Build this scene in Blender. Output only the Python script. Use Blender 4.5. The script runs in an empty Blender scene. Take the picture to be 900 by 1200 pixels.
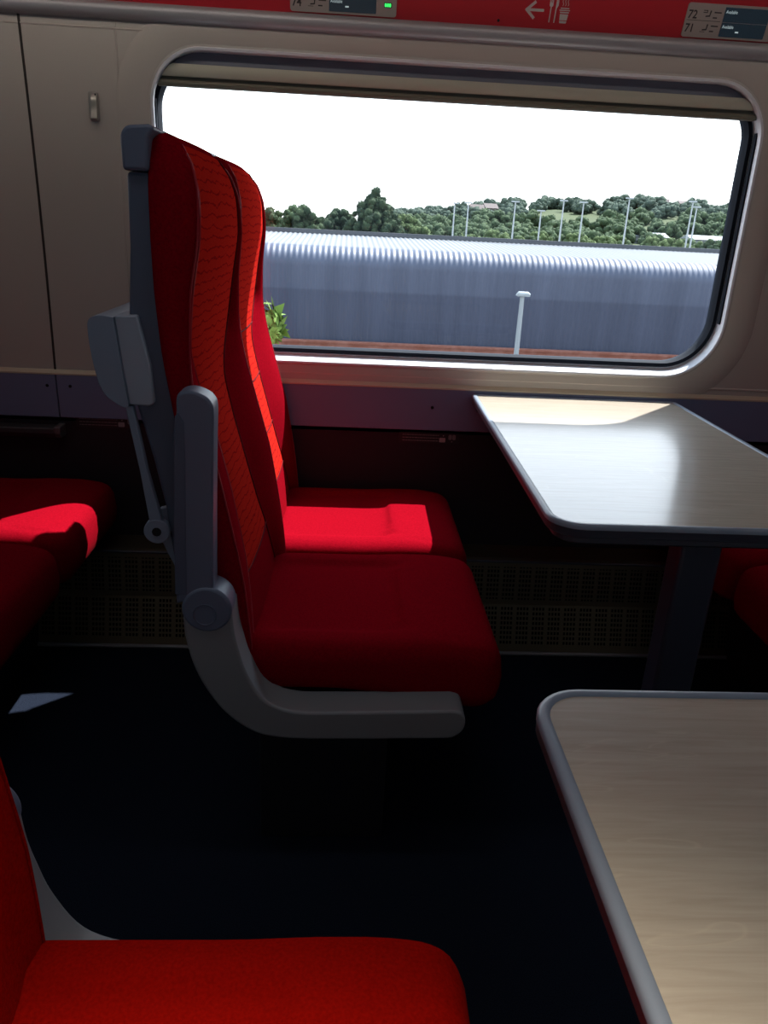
import bpy, bmesh, math, random
from mathutils import Vector, Matrix, noise
random.seed(7)
SC = bpy.context.scene
COL = SC.collection
SC.view_settings.view_transform = 'Standard'
SC.view_settings.look = 'None'
SC.view_settings.exposure = 0.0

# ------------------------------------------------------------------ helpers
def lerp(a, b, t): return a + (b - a) * t
def smooth(a, b, x):
    t = max(0.0, min(1.0, (x - a) / (b - a))); return t * t * (3 - 2 * t)
def interp(x, xs, ys):
    """xs ascending"""
    if x <= xs[0]: return ys[0]
    for i in range(len(xs) - 1):
        if x <= xs[i + 1]:
            return lerp(ys[i], ys[i + 1], (x - xs[i]) / (xs[i + 1] - xs[i]))
    return ys[-1]
def catmull(pts, n=6, closed=False):
    out = []; m = len(pts)
    rng = range(m if closed else m - 1)
    for i in rng:
        p0 = pts[(i - 1) % m] if closed or i > 0 else pts[i]
        p1 = pts[i]; p2 = pts[(i + 1) % m]
        p3 = pts[(i + 2) % m] if closed or i + 2 < m else p2
        for k in range(n):
            t = k / n
            out.append(tuple(0.5 * ((2 * b) + (-a + c) * t + (2 * a - 5 * b + 4 * c - d) * t * t + (-a + 3 * b - 3 * c + d) * t ** 3)
                             for a, b, c, d in zip(p0, p1, p2, p3)))
    if not closed: out.append(tuple(pts[-1]))
    return out
def rrect(x0, x1, z0, z1, r, n=8):
    """rounded rectangle, r is one radius or (bl, br, tr, tl)"""
    if not isinstance(r, (tuple, list)): r = (r,) * 4
    out = []
    for (cx, cz, rr, a0) in ((x0 + r[0], z0 + r[0], r[0], 180), (x1 - r[1], z0 + r[1], r[1], 270),
                             (x1 - r[2], z1 - r[2], r[2], 0), (x0 + r[3], z1 - r[3], r[3], 90)):
        for k in range(n + 1):
            a = math.radians(a0 + 90 * k / n); out.append((cx + rr * math.cos(a), cz + rr * math.sin(a)))
    return out
def finish(bm, name, mat, parent=None, sm=True, bevel=0, seg=3, ang=35, loc=None):
    bmesh.ops.recalc_face_normals(bm, faces=bm.faces)
    me = bpy.data.meshes.new(name); bm.to_mesh(me); bm.free()
    for p in me.polygons: p.use_smooth = sm
    if isinstance(mat, (list, tuple)):
        for m in mat: me.materials.append(m)
    else: me.materials.append(mat)
    o = bpy.data.objects.new(name, me); COL.objects.link(o)
    if sm:
        try: me.set_sharp_from_angle(angle=math.radians(ang))
        except Exception: pass
    if bevel:
        b = o.modifiers.new('bev', 'BEVEL'); b.width = bevel; b.segments = seg; b.limit_method = 'ANGLE'; b.angle_limit = math.radians(40)
        b.harden_normals = False
    if parent is not None: o.parent = parent
    if loc: o.location = loc
    return o
def box(bm, x0, x1, y0, y1, z0, z1):
    vs = [bm.verts.new(p) for p in ((x0,y0,z0),(x1,y0,z0),(x1,y1,z0),(x0,y1,z0),(x0,y0,z1),(x1,y0,z1),(x1,y1,z1),(x0,y1,z1))]
    for f in ((0,1,2,3),(4,7,6,5),(0,4,5,1),(1,5,6,2),(2,6,7,3),(3,7,4,0)): bm.faces.new([vs[i] for i in f])
def prism_y(bm, poly, y0, y1):
    """polygon in XZ extruded along y"""
    a = [bm.verts.new((p[0], y0, p[1])) for p in poly]; b = [bm.verts.new((p[0], y1, p[1])) for p in poly]
    n = len(poly)
    bm.faces.new(a); bm.faces.new(b[::-1])
    for i in range(n): bm.faces.new((a[i], a[(i + 1) % n], b[(i + 1) % n], b[i]))
def prism_z(bm, poly, z0, z1):
    a = [bm.verts.new((p[0], p[1], z0)) for p in poly]; b = [bm.verts.new((p[0], p[1], z1)) for p in poly]
    n = len(poly)
    bm.faces.new(a); bm.faces.new(b[::-1])
    for i in range(n): bm.faces.new((a[i], a[(i + 1) % n], b[(i + 1) % n], b[i]))
def prism_x(bm, poly, x0, x1):
    a = [bm.verts.new((x0, p[0], p[1])) for p in poly]; b = [bm.verts.new((x1, p[0], p[1])) for p in poly]
    n = len(poly)
    bm.faces.new(a); bm.faces.new(b[::-1])
    for i in range(n): bm.faces.new((a[i], a[(i + 1) % n], b[(i + 1) % n], b[i]))
def tube(bm, pts, r, n=8, closed=False):
    pts = [Vector(p) for p in pts]; rings = []; m = len(pts)
    up = Vector((0.123, 0.31, 0.94)).normalized()
    for i, p in enumerate(pts):
        if closed: t = pts[(i + 1) % m] - pts[i - 1]
        else: t = pts[min(i + 1, m - 1)] - pts[max(i - 1, 0)]
        if t.length < 1e-9: t = Vector((1, 0, 0))
        t.normalize(); a = t.cross(up)
        if a.length < .05: a = t.cross(Vector((1, 0, 0)))
        a.normalize(); b = t.cross(a)
        rr = r(i / (m - 1)) if callable(r) else r
        rings.append([bm.verts.new(p + a * rr * math.cos(2 * math.pi * k / n) + b * rr * math.sin(2 * math.pi * k / n)) for k in range(n)])
    for i in range(m if closed else m - 1):
        A = rings[i]; B = rings[(i + 1) % m]
        for k in range(n): bm.faces.new((A[k], A[(k + 1) % n], B[(k + 1) % n], B[k]))
    if not closed: bm.faces.new(rings[0][::-1]); bm.faces.new(rings[-1])
def disc_y(bm, cx, cz, r, y0, y1, n=32): prism_y(bm, [(cx + r * math.cos(2*math.pi*k/n), cz + r * math.sin(2*math.pi*k/n)) for k in range(n)], y0, y1)
def empty(name, label, cat, loc=(0, 0, 0), rot=(0, 0, 0), group=None):
    o = bpy.data.objects.new(name, None); COL.objects.link(o); o.empty_display_size = .1
    o.location = loc; o.rotation_euler = rot; o['label'] = label; o['category'] = cat
    if group: o['group'] = group
    return o
def tag(o, label, cat, group=None):
    o['label'] = label; o['category'] = cat
    if group: o['group'] = group
    return o
def struct(o): o['kind'] = 'structure'; return o
def ring_faces(bm, A, B, closed=True):
    n = len(A)
    for i in range(n if closed else n - 1): bm.faces.new((A[i], A[(i + 1) % n], B[(i + 1) % n], B[i]))

# ------------------------------------------------------------------ materials
def mat(name, col, rough=.5, metal=0, spec=.5, sheen=0, bump=None, var=None, coat=0, emit=None):
    m = bpy.data.materials.new(name); m.use_nodes = True
    nt = m.node_tree; b = nt.nodes['Principled BSDF']
    b.inputs['Base Color'].default_value = (*col, 1); b.inputs['Roughness'].default_value = rough
    b.inputs['Metallic'].default_value = metal; b.inputs['Specular IOR Level'].default_value = spec
    b.inputs['Sheen Weight'].default_value = sheen; b.inputs['Coat Weight'].default_value = coat
    if sheen: b.inputs['Sheen Roughness'].default_value = .4; b.inputs['Sheen Tint'].default_value = (*[min(1, c * 1.5 + .05) for c in col], 1)
    if emit: b.inputs['Emission Color'].default_value = (*emit[0], 1); b.inputs['Emission Strength'].default_value = emit[1]
    tc = nt.nodes.new('ShaderNodeTexCoord')
    if bump:
        n = nt.nodes.new('ShaderNodeTexNoise'); n.inputs['Scale'].default_value = bump[0]; n.inputs['Detail'].default_value = 4
        nt.links.new(tc.outputs['Object'], n.inputs['Vector'])
        bp = nt.nodes.new('ShaderNodeBump'); bp.inputs['Strength'].default_value = bump[1]; bp.inputs['Distance'].default_value = bump[2] if len(bump) > 2 else .002
        nt.links.new(n.outputs['Fac'], bp.inputs['Height']); nt.links.new(bp.outputs['Normal'], b.inputs['Normal'])
    if var:
        n = nt.nodes.new('ShaderNodeTexNoise'); n.inputs['Scale'].default_value = var[0]; n.inputs['Detail'].default_value = 5
        nt.links.new(tc.outputs['Object'], n.inputs['Vector'])
        r = nt.nodes.new('ShaderNodeValToRGB'); k = var[1]
        r.color_ramp.elements[0].position = .3; r.color_ramp.elements[1].position = .7
        r.color_ramp.elements[0].color = (*[c * (1 - k) for c in col], 1); r.color_ramp.elements[1].color = (*[min(1, c * (1 + k)) for c in col], 1)
        nt.links.new(n.outputs['Fac'], r.inputs['Fac']); nt.links.new(r.outputs['Color'], b.inputs['Base Color'])
    return m

def m_panel_fabric():
    """bright red moquette with thin jagged dark horizontal lines"""
    m = mat('fabric_lined', (.50, .02, .012), 1, spec=0)
    nt = m.node_tree; b = nt.nodes['Principled BSDF']; tc = nt.nodes['Texture Coordinate']
    sep = nt.nodes.new('ShaderNodeSeparateXYZ'); nt.links.new(tc.outputs['Object'], sep.inputs[0])
    n1 = nt.nodes.new('ShaderNodeTexNoise'); n1.inputs['Scale'].default_value = 22; n1.inputs['Detail'].default_value = 2; n1.inputs['Roughness'].default_value = .6
    nt.links.new(tc.outputs['Object'], n1.inputs['Vector'])
    def mth(op, a, bb=None):
        x = nt.nodes.new('ShaderNodeMath'); x.operation = op
        for i, v in enumerate((a, bb)):
            if v is None: continue
            if isinstance(v, (int, float)): x.inputs[i].default_value = v
            else: nt.links.new(v, x.inputs[i])
        return x.outputs[0]
    nz = mth('MULTIPLY', mth('SUBTRACT', n1.outputs['Fac'], .5), .022)
    z = mth('ADD', sep.outputs['Z'], nz)
    fr = mth('FRACT', mth('MULTIPLY', z, 1 / .0165))
    d = mth('ABSOLUTE', mth('SUBTRACT', fr, .5))
    n2 = nt.nodes.new('ShaderNodeTexNoise'); n2.inputs['Scale'].default_value = 45; nt.links.new(tc.outputs['Object'], n2.inputs['Vector'])
    wid = mth('MULTIPLY', n2.outputs['Fac'], .22)
    line = mth('LESS_THAN', d, mth('SUBTRACT', wid, .03))
    n3 = nt.nodes.new('ShaderNodeTexNoise'); n3.inputs['Scale'].default_value = 420; nt.links.new(tc.outputs['Object'], n3.inputs['Vector'])
    mx = nt.nodes.new('ShaderNodeMixRGB'); mx.inputs[1].default_value = (.46, .017, .011, 1); mx.inputs[2].default_value = (.17, .004, .008, 1)
    nt.links.new(mth('MULTIPLY', line, .62), mx.inputs[0])
    mx2 = nt.nodes.new('ShaderNodeMixRGB'); mx2.blend_type = 'MULTIPLY'; mx2.inputs[0].default_value = .5
    nt.links.new(mx.outputs[0], mx2.inputs[1]); nt.links.new(n3.outputs['Fac'], mx2.inputs[2])
    hs = nt.nodes.new('ShaderNodeHueSaturation'); hs.inputs['Value'].default_value = 1.3; nt.links.new(mx2.outputs[0], hs.inputs['Color'])
    nt.links.new(hs.outputs[0], b.inputs['Base Color'])
    bp = nt.nodes.new('ShaderNodeBump'); bp.inputs['Strength'].default_value = .35; bp.inputs['Distance'].default_value = .002
    nt.links.new(n3.outputs['Fac'], bp.inputs['Height']); nt.links.new(bp.outputs['Normal'], b.inputs['Normal'])
    return m

def m_wood():
    m = mat('pale_wood_laminate', (.42, .34, .25), .26, spec=.6, coat=.65)
    m.node_tree.nodes['Principled BSDF'].inputs['Coat Roughness'].default_value = .14
    nt = m.node_tree; b = nt.nodes['Principled BSDF']; tc = nt.nodes['Texture Coordinate']
    mp = nt.nodes.new('ShaderNodeMapping'); mp.inputs['Scale'].default_value = (1.5, 22, 1); nt.links.new(tc.outputs['Object'], mp.inputs[0])
    n = nt.nodes.new('ShaderNodeTexNoise'); n.inputs['Scale'].default_value = 5; n.inputs['Detail'].default_value = 8; n.inputs['Roughness'].default_value = .65; n.inputs['Distortion'].default_value = .6
    nt.links.new(mp.outputs[0], n.inputs['Vector'])
    r = nt.nodes.new('ShaderNodeValToRGB'); e = r.color_ramp.elements
    e[0].position = .3; e[0].color = (.38, .325, .255, 1); e[1].position = .72; e[1].color = (.48, .42, .335, 1)
    nt.links.new(n.outputs['Fac'], r.inputs['Fac'])
    # a few pale flame figures
    mp2 = nt.nodes.new('ShaderNodeMapping'); mp2.inputs['Scale'].default_value = (3, 10, 1); nt.links.new(tc.outputs['Object'], mp2.inputs[0])
    w = nt.nodes.new('ShaderNodeTexNoise'); w.inputs['Scale'].default_value = 1.7; w.inputs['Detail'].default_value = 2; w.inputs['Distortion'].default_value = 1.6
    nt.links.new(mp2.outputs[0], w.inputs['Vector'])
    r2 = nt.nodes.new('ShaderNodeValToRGB'); e = r2.color_ramp.elements
    e[0].position = .60; e[0].color = (0, 0, 0, 1); e[1].position = .615; e[1].color = (.35, .35, .35, 1)
    q = r2.color_ramp.elements.new(.635); q.color = (0, 0, 0, 1)
    nt.links.new(w.outputs['Fac'], r2.inputs['Fac'])
    mx = nt.nodes.new('ShaderNodeMixRGB'); mx.inputs[2].default_value = (.55, .47, .36, 1)
    nt.links.new(r2.outputs[0], mx.inputs[0]); nt.links.new(r.outputs[0], mx.inputs[1]); nt.links.new(mx.outputs[0], b.inputs['Base Color'])
    return m

def m_grille():
    """metal plate with groups of punched slots: pattern in object x/z"""
    m = mat('punched_metal', (.14, .115, .08), .35, metal=.7)
    nt = m.node_tree; b = nt.nodes['Principled BSDF']; tc = nt.nodes['Texture Coordinate']
    sep = nt.nodes.new('ShaderNodeSeparateXYZ'); nt.links.new(tc.outputs['Object'], sep.inputs[0])
    def mth(op, a, bb=None):
        x = nt.nodes.new('ShaderNodeMath'); x.operation = op
        for i, v in enumerate((a, bb)):
            if v is None: continue
            if isinstance(v, (int, float)): x.inputs[i].default_value = v
            else: nt.links.new(v, x.inputs[i])
        return x.outputs[0]
    X, Z = sep.outputs['X'], sep.outputs['Z']
    gx = mth('FRACT', mth('MULTIPLY', mth('ADD', X, 10), 1 / .046))
    ingrp = mth('LESS_THAN', gx, .80)
    hx = mth('LESS_THAN', mth('FRACT', mth('MULTIPLY', gx, 5)), .62)
    hz = mth('LESS_THAN', mth('FRACT', mth('MULTIPLY', mth('ADD', Z, 10), 1 / .0135)), .6)
    # rows: upper band of holes and lower band
    band = mth('ADD', mth('MULTIPLY', mth('GREATER_THAN', Z, .155), mth('LESS_THAN', Z, .25)), mth('MULTIPLY', mth('GREATER_THAN', Z, .03), mth('LESS_THAN', Z, .135)))
    hole = mth('MULTIPLY', mth('MULTIPLY', ingrp, hx), mth('MULTIPLY', hz, band))
    mx = nt.nodes.new('ShaderNodeMixRGB'); mx.inputs[1].default_value = (.14, .115, .08, 1); mx.inputs[2].default_value = (.004, .004, .005, 1)
    nt.links.new(hole, mx.inputs[0]); nt.links.new(mx.outputs[0], b.inputs['Base Color'])
    nt.links.new(mth('MULTIPLY', mth('SUBTRACT', 1, hole), .7), b.inputs['Metallic'])
    nt.links.new(mth('MULTIPLY', mth('SUBTRACT', 1, hole), .5), b.inputs['Specular IOR Level'])
    return m

def m_glass():
    m = bpy.data.materials.new('window_glass'); m.use_nodes = True; nt = m.node_tree; nt.nodes.clear()
    o = nt.nodes.new('ShaderNodeOutputMaterial'); t = nt.nodes.new('ShaderNodeBsdfTransparent'); t.inputs[0].default_value = (.92, .95, .97, 1)
    g = nt.nodes.new('ShaderNodeBsdfGlossy'); g.inputs['Roughness'].default_value = .01; g.inputs[0].default_value = (1, 1, 1, 1)
    f = nt.nodes.new('ShaderNodeFresnel'); f.inputs[0].default_value = 1.45
    x = nt.nodes.new('ShaderNodeMixShader'); nt.links.new(f.outputs[0], x.inputs[0]); nt.links.new(t.outputs[0], x.inputs[1]); nt.links.new(g.outputs[0], x.inputs[2])
    nt.links.new(x.outputs[0], o.inputs[0]); return m

M = {}
M['red'] = mat('red_moquette', (.21, .0022, .008), 1, spec=0, sheen=.05, bump=(450, .35, .0015), var=(260, .18))
M['orange'] = mat('orange_red_moquette', (.29, .004, .002), 1, spec=0, sheen=.04, bump=(450, .35, .0015), var=(260, .18))  # red moquette brightened and warmed for the near seat: light put into colour
M['lined'] = m_panel_fabric()
M['pipe'] = mat('red_piping', (.33, .010, .018), .7, spec=.3)
M['seam'] = mat('dark_seam', (.09, .002, .004), .9, spec=.1)
M['grey'] = mat('blue_grey_plastic', (.20, .24, .31), .38, spec=.5, bump=(900, .08, .0006))
M['greydk'] = mat('dark_blue_grey_plastic', (.075, .095, .14), .45, spec=.45, bump=(900, .08, .0006))
M['greylt'] = mat('light_grey_plastic', (.30, .34, .40), .35, spec=.5)
M['arm'] = mat('armrest_grey_plastic', (.115, .14, .20), .42, spec=.5, bump=(900, .08, .0006))
M['armlow'] = mat('armrest_support_grey', (.22, .22, .23), .4, spec=.5)
M['black'] = mat('black_plastic', (.006, .006, .008), .6, spec=.3)
M['basebox'] = mat('seat_base_dark', (.010, .010, .014), .6, spec=.3)
M['wood'] = m_wood()
M['rim'] = mat('table_rim_grey', (.20, .235, .29), .38, spec=.5)
M['edge'] = mat('table_edge_band', (.07, .075, .10), .4)
M['tunder'] = mat('table_underside', (.05, .055, .075), .5)
M['ped'] = mat('table_pedestal', (.035, .04, .065), .45)
M['wall'] = mat('warm_white_wall_panel', (.43, .405, .37), .5, spec=.4, bump=(350, .05, .0006))
M['surround'] = mat('window_surround', (.50, .46, .42), .42, spec=.45)
M['reveal'] = mat('window_reveal_white', (.62, .64, .68), .4, spec=.5)
M['dado'] = mat('lilac_grey_dado', (.15, .185, .31), .5, spec=.4)
M['dadotop'] = mat('cream_dado_edge', (.50, .44, .33), .45)  # pale tone paints the lit top edge of the dado
M['lower'] = mat('dark_lower_wall', (.018, .013, .018), .6, spec=.3)
M['carpet'] = mat('dark_blue_carpet', (.011, .015, .026), 1, spec=.05, bump=(600, .6, .004), var=(500, .5))
M['ceil'] = mat('ceiling_cream', (.40, .37, .33), .6)
M['band'] = mat('red_rack_edge', (.40, .012, .022), .42, spec=.4)
M['silver'] = mat('brushed_silver_trim', (.30, .30, .32), .4, metal=.3)
M['gasket'] = mat('black_rubber', (.006, .009, .016), .8, spec=.15)
M['blindbox'] = mat('slate_blind_case', (.13, .14, .185), .5)
M['blind'] = mat('cream_blind_fabric', (.42, .42, .34), .7)
M['blinddk'] = mat('olive_shadow_bar', (.13, .125, .09), .5)  # one dark olive tone for the blind's recess strip and pull bar
M['disp'] = mat('display_bezel_grey', (.30, .265, .25), .45)
M['ink'] = mat('dark_print', (.02, .018, .02), .6)
M['icon'] = mat('pale_grey_print', (.45, .43, .42), .6)
M['screen'] = mat('display_glass', (.008, .014, .022), .15, spec=.6, emit=((.02, .04, .06), .25))
M['lcd'] = mat('display_lettering', (.1, .12, .12), .5, emit=((.55, .68, .70), .55))
M['led'] = mat('green_led', (0, .1, .01), .4, emit=((.05, 1, .15), 1.4))
M['sticker'] = mat('black_sticker', (.006, .006, .009), .45)
M['stprint'] = mat('sticker_print', (.17, .16, .165), .6)
M['sticon'] = mat('sticker_icon', (.32, .30, .31), .6)
M['joint'] = mat('brown_joint', (.03, .027, .024), .8)
M['hook'] = mat('satin_hook', (.34, .33, .30), .35, metal=.5)
M['grille'] = m_grille()
M['glass'] = m_glass()

# ------------------------------------------------------------------ camera
cam = bpy.data.cameras.new('camera'); co = bpy.data.objects.new('camera', cam); COL.objects.link(co)
F = 900.0; H = 1.154
yv = Vector((410 - 450, 600 - 255, -F)).normalized()
zv = -Vector((330 - 450, 600 - 2950, -F)).normalized(); zv = (zv - yv * zv.dot(yv)).normalized()
xv = yv.cross(zv)
R3 = Matrix((xv, yv, zv))
co.matrix_world = Matrix.Translation((0, 0, H)) @ R3.to_4x4()
cam.sensor_fit = 'VERTICAL'; cam.sensor_height = 36; cam.lens = F / 1200 * 36; cam.clip_start = .02; cam.clip_end = 3000
SC.camera = co

# ------------------------------------------------------------------ setting
X0, X1 = -3.0, 3.6
YW = 2.08; YN = -.32
PITCH = 2.07
def plate_holes(name, y, outer, holes, m, depth=0):
    """flat wall panel in the XZ plane with round-cornered holes"""
    bm = bmesh.new()
    def loop(pts):
        vs = [bm.verts.new((p[0], y, p[1])) for p in pts]
        return [bm.edges.new((vs[i], vs[(i + 1) % len(vs)])) for i in range(len(vs))]
    es = loop(outer)
    for h in holes: es += loop(h)
    bmesh.ops.triangle_fill(bm, use_beauty=True, use_dissolve=False, edges=es)
    for f in bm.faces:
        if f.normal.y > 0: f.normal_flip()
    me = bpy.data.meshes.new(name); bm.to_mesh(me); bm.free(); me.materials.append(m)
    o = bpy.data.objects.new(name, me); COL.objects.link(o); return o
def hole_outer(dx=0, g=0): return rrect(-.478 + dx - g, 1.018 + dx + g, .786 - g, 1.506 + g, (.14 + g, .15 + g, .13 + g, .12 + g), 12)
def hole_inner(dx=0, g=0): return rrect(-.490 + dx - g, 1.020 + dx + g, .800 - g, 1.500 + g, (.135 + g, .14 + g, .12 + g, .12 + g), 12)
offs = (-PITCH, 0, PITCH * 1.0)
w = struct(plate_holes('wall_back', YW, [(X0, .60), (X1, .60), (X1, 1.60), (X0, 1.60)], [hole_outer(d) for d in offs], M['wall']))
def ysurf_near(name):
    bm = bmesh.new(); box(bm, X0, X1, YN - .02, YN, 0, 2.02); return struct(finish(bm, name, M['wall'], sm=False))
ysurf_near('wall_front')
bm = bmesh.new(); box(bm, X0, X1, YW, YW + .03, 0, .62); struct(finish(bm, 'wall_lower', M['lower'], sm=False))
bm = bmesh.new(); box(bm, X0 - .02, X0, YN, YW + .1, 0, 2.2); struct(finish(bm, 'wall_left', M['wall'], sm=False))
bm = bmesh.new(); box(bm, X1, X1 + .02, YN, YW + .1, 0, 2.2); struct(finish(bm, 'wall_right', M['wall'], sm=False))
bm = bmesh.new(); box(bm, X0, X1, YN - .02, YW + .03, -.04, 0); struct(finish(bm, 'floor', M['carpet'], sm=False))
# ceiling with sloping luggage rack undersides
bm = bmesh.new()
prof = [(YW + .04, 1.9), (YW + .04, 2.02), (1.55, 2.12), (.9, 2.16), (.2, 2.12), (YN - .02, 2.02), (YN - .02, 1.9), (YN - .04, 1.9), (YN - .04, 2.2), (YW + .06, 2.2), (YW + .06, 1.9)]
prism_x(bm, prof, X0, X1); struct(finish(bm, 'ceiling', M['ceil'], sm=False))

# window: glazed frame set in the wall opening
def window(i, dx, y, s):
    """s = +1: outside is +y.  Frame, gasket, glass; one structure thing per window"""
    root = bpy.data.objects.new('window_%d' % i, None); COL.objects.link(root); root.location = (0, 0, 0); root['kind'] = 'structure'
    # lip + slanted reveal
    bm = bmesh.new()
    def rg(pts, yy): return [bm.verts.new((p[0], y + s * yy, p[1])) for p in pts]
    L = [rg(hole_outer(dx, .0045), -.0005), rg(hole_outer(dx, .003), -.003), rg(hole_outer(dx, .001), -.003), rg(hole_outer(dx, -.002), -.001),
         rg(hole_outer(dx, -.002), .012), rg(hole_inner(dx, .0), .045), rg(hole_inner(dx, -.006), .047)]
    for a, b in zip(L, L[1:]): ring_faces(bm, a, b)
    finish(bm, 'frame', M['reveal'], root, ang=50)
    bm = bmesh.new()
    L = [rg(hole_inner(dx, -.003), .046), rg(hole_inner(dx, -.005), .040), rg(hole_inner(dx, -.015), .040), rg(hole_inner(dx, -.018), .060), rg(hole_inner(dx, -.018), .075)]
    for a, b in zip(L, L[1:]): ring_faces(bm, a, b)
    finish(bm, 'gasket', M['gasket'], root, ang=50)
    bm = bmesh.new(); bm.faces.new(rg(hole_inner(dx, -.010), .062)); finish(bm, 'pane', M['glass'], root, sm=False)
    # outer skin of the coach round the opening
    return root
W1 = window(1, 0, YW, 1)
for i, d in ((2, -PITCH), (3, PITCH)): window(i, d, YW, 1)
# channel the blind runs in, right and left of the pane
bm = bmesh.new()
for (x, z0, z1) in ((1.0145, .93, 1.40), (-.4765, .93, 1.40)):
    box(bm, x - .0022, x + .0022, YW + .018, YW + .030, z0, z1)
finish(bm, 'blind_channel', M['gasket'], W1, sm=False)
# moulded surround: a faint raised rounded rectangle on the wall
bm = bmesh.new()
def rg(g, yy): return [bm.verts.new((p[0], YW + yy, p[1])) for p in hole_outer(0, g)]
L = [rg(.085, .0005), rg(.080, -.0022), rg(.060, -.003), rg(.012, -.0015), rg(.009, .0005)]
for a, b in zip(L, L[1:]): ring_faces(bm, a, b)
finish(bm, 'surround', M['wall'], W1, ang=60)
# roller blind, pulled right up in the head of the window: a separate fitting
rb = empty('roller_blind', 'cream roller blind wound up in its slate case at the top of the window', 'blind', (.27, YW + .02, 1.43))
def clipped(z0, z1, y0, y1, x0, x1): 
    return [(x0 - .27, z0 - 1.43), (x1 - .27, z0 - 1.43), (x1 - .27, z1 - 1.43), (x0 - .27, z1 - 1.43)]
def hx(z, g=-.003):
    """x extent of the opening at height z"""
    pts = hole_outer(0, g); xs = []
    n = len(pts)
    for i in range(n):
        a, b = pts[i], pts[(i + 1) % n]
        if (a[1] - z) * (b[1] - z) <= 0 and a[1] != b[1]:
            xs.append(a[0] + (b[0] - a[0]) * (z - a[1]) / (b[1] - a[1]))
    return min(xs), max(xs)
def blind_piece(name, z0, z1, yf, yb, m, bulge=0):
    bm = bmesh.new(); ringsF = []; K = 8
    for k in range(K + 1):
        z = lerp(z0, z1, k / K); a, b = hx(z)
        yy = yf - bulge * math.sin(math.pi * k / K)
        ringsF.append([bm.verts.new((a - .27, yy, z - 1.43)), bm.verts.new((b - .27, yy, z - 1.43)), bm.verts.new((b - .27, yb, z - 1.43)), bm.verts.new((a - .27, yb, z - 1.43))])
    for A, B in zip(ringsF, ringsF[1:]): ring_faces(bm, A, B)
    bm.faces.new(ringsF[0]); bm.faces.new(ringsF[-1])
    finish(bm, name, m, rb, ang=50)
blind_piece('case', 1.4755, 1.503, .004, .030, M['blindbox'])
blind_piece('roll', 1.449, 1.4755, -.004, .030, M['blind'], .004)
blind_piece('recess', 1.441, 1.449, .004, .028, M['blinddk'])
blind_piece('pull_bar', 1.428, 1.441, -.003, .016, M['blinddk'], .003)
bm = bmesh.new(); box(bm, -.70, .70, -.0045, -.002, .0, .003); finish(bm, 'bar_lip', mat('grey_bar_lip', (.25, .26, .28), .4), rb, sm=False)

# silver rail under the rack, red rack edge, thin wall ridge
th = math.radians(18.7); BU = Vector((0, -math.sin(th), math.cos(th)))
bm = bmesh.new()
arc = [(YW, 1.552)] + [(2.072 + .0 - .014 * math.sin(math.radians(a)), 1.572 - .017 * math.cos(math.radians(a))) for a in range(0, 181, 15)] + [(YW, 1.592)]
prism_x(bm, arc, X0, X1); struct(finish(bm, 'trim_1', M['silver'], ang=40))
bm = bmesh.new()
prism_x(bm, [(2.072, 1.588), (2.072 + BU.y * .15, 1.588 + BU.z * .15), (1.6, 1.80), (1.6, 1.82), (YW + .02, 1.84), (YW + .02, 1.588)], X0, X1)
struct(finish(bm, 'trim_2', M['band'], sm=False))
bm = bmesh.new(); tube(bm, [(X0, YW, 1.536), (X1, YW, 1.536)], .0022, 6); struct(finish(bm, 'trim_3', M['surround']))
# dado rail
def dado_seg(x0, x1, nm):
    bm = bmesh.new(); prism_x(bm, [(YW, .610), (YW - .010, .612), (YW - .012, .728), (YW, .728)], x0, x1); return struct(finish(bm, nm, M['dado'], sm=False, bevel=.0015, seg=2))
dado_seg(X0, -.7695, 'trim_4'); dado_seg(-.7665, X1, 'trim_5')
bm = bmesh.new(); prism_x(bm, [(YW, .728), (YW - .013, .728), (YW - .013, .732), (YW - .004, .740), (YW, .740)], X0, X1); struct(finish(bm, 'trim_6', M['dadotop'], sm=False))
# dark joint between wall panels (slightly bowed)
bm = bmesh.new(); pts = [(-.771 + .004 * math.sin(math.pi * k / 12), YW - .0002, lerp(.74, 1.556, k / 12)) for k in range(13)]
tube(bm, pts, .0030, 8); struct(finish(bm, 'trim_7', M['joint']))
bm = bmesh.new(); pts = [(-.560 - .006 * math.cos(math.pi * k / 12), YW + .001, lerp(.74, 1.556, k / 12)) for k in range(13)]
tube(bm, pts, .003, 8); struct(finish(bm, 'trim_8', M['wall']))
# window_1 sill moulding beneath the opening
bm = bmesh.new(); tube(bm, [(-.5, YW + .001, .757), (1.0, YW + .001, .757), (3.3, YW + .001, .757)], .0035, 8); struct(finish(bm, 'trim_9', M['surround']))

# dado screws
for n_, (x, z) in enumerate(((-.792, .698), (-.732, .698), (.242, .677))):
    o = empty('screw', ['small dark screw in the lilac strip left of the panel joint', 'small dark screw in the lilac strip right of the panel joint', 'small dark screw in the lilac strip beside the table'][n_], 'screw', (x, YW - .0115, z))
    bm = bmesh.new(); disc_y(bm, 0, 0, .0042, -.0015, .001, 16); finish(bm, 'head', M['black'], o)
o = empty('screw', 'tiny dark screw in the red band left of the arrow', 'screw', (.3317, 2.072 + BU.y * .012, 1.588 + BU.z * .012), (math.pi / 2 + th, 0, 0))
bm = bmesh.new(); prism_z(bm, [(.0032 * math.cos(a * math.pi / 8), .0032 * math.sin(a * math.pi / 8)) for a in range(16)], -.001, .0012); finish(bm, 'head', M['black'], o)

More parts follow.
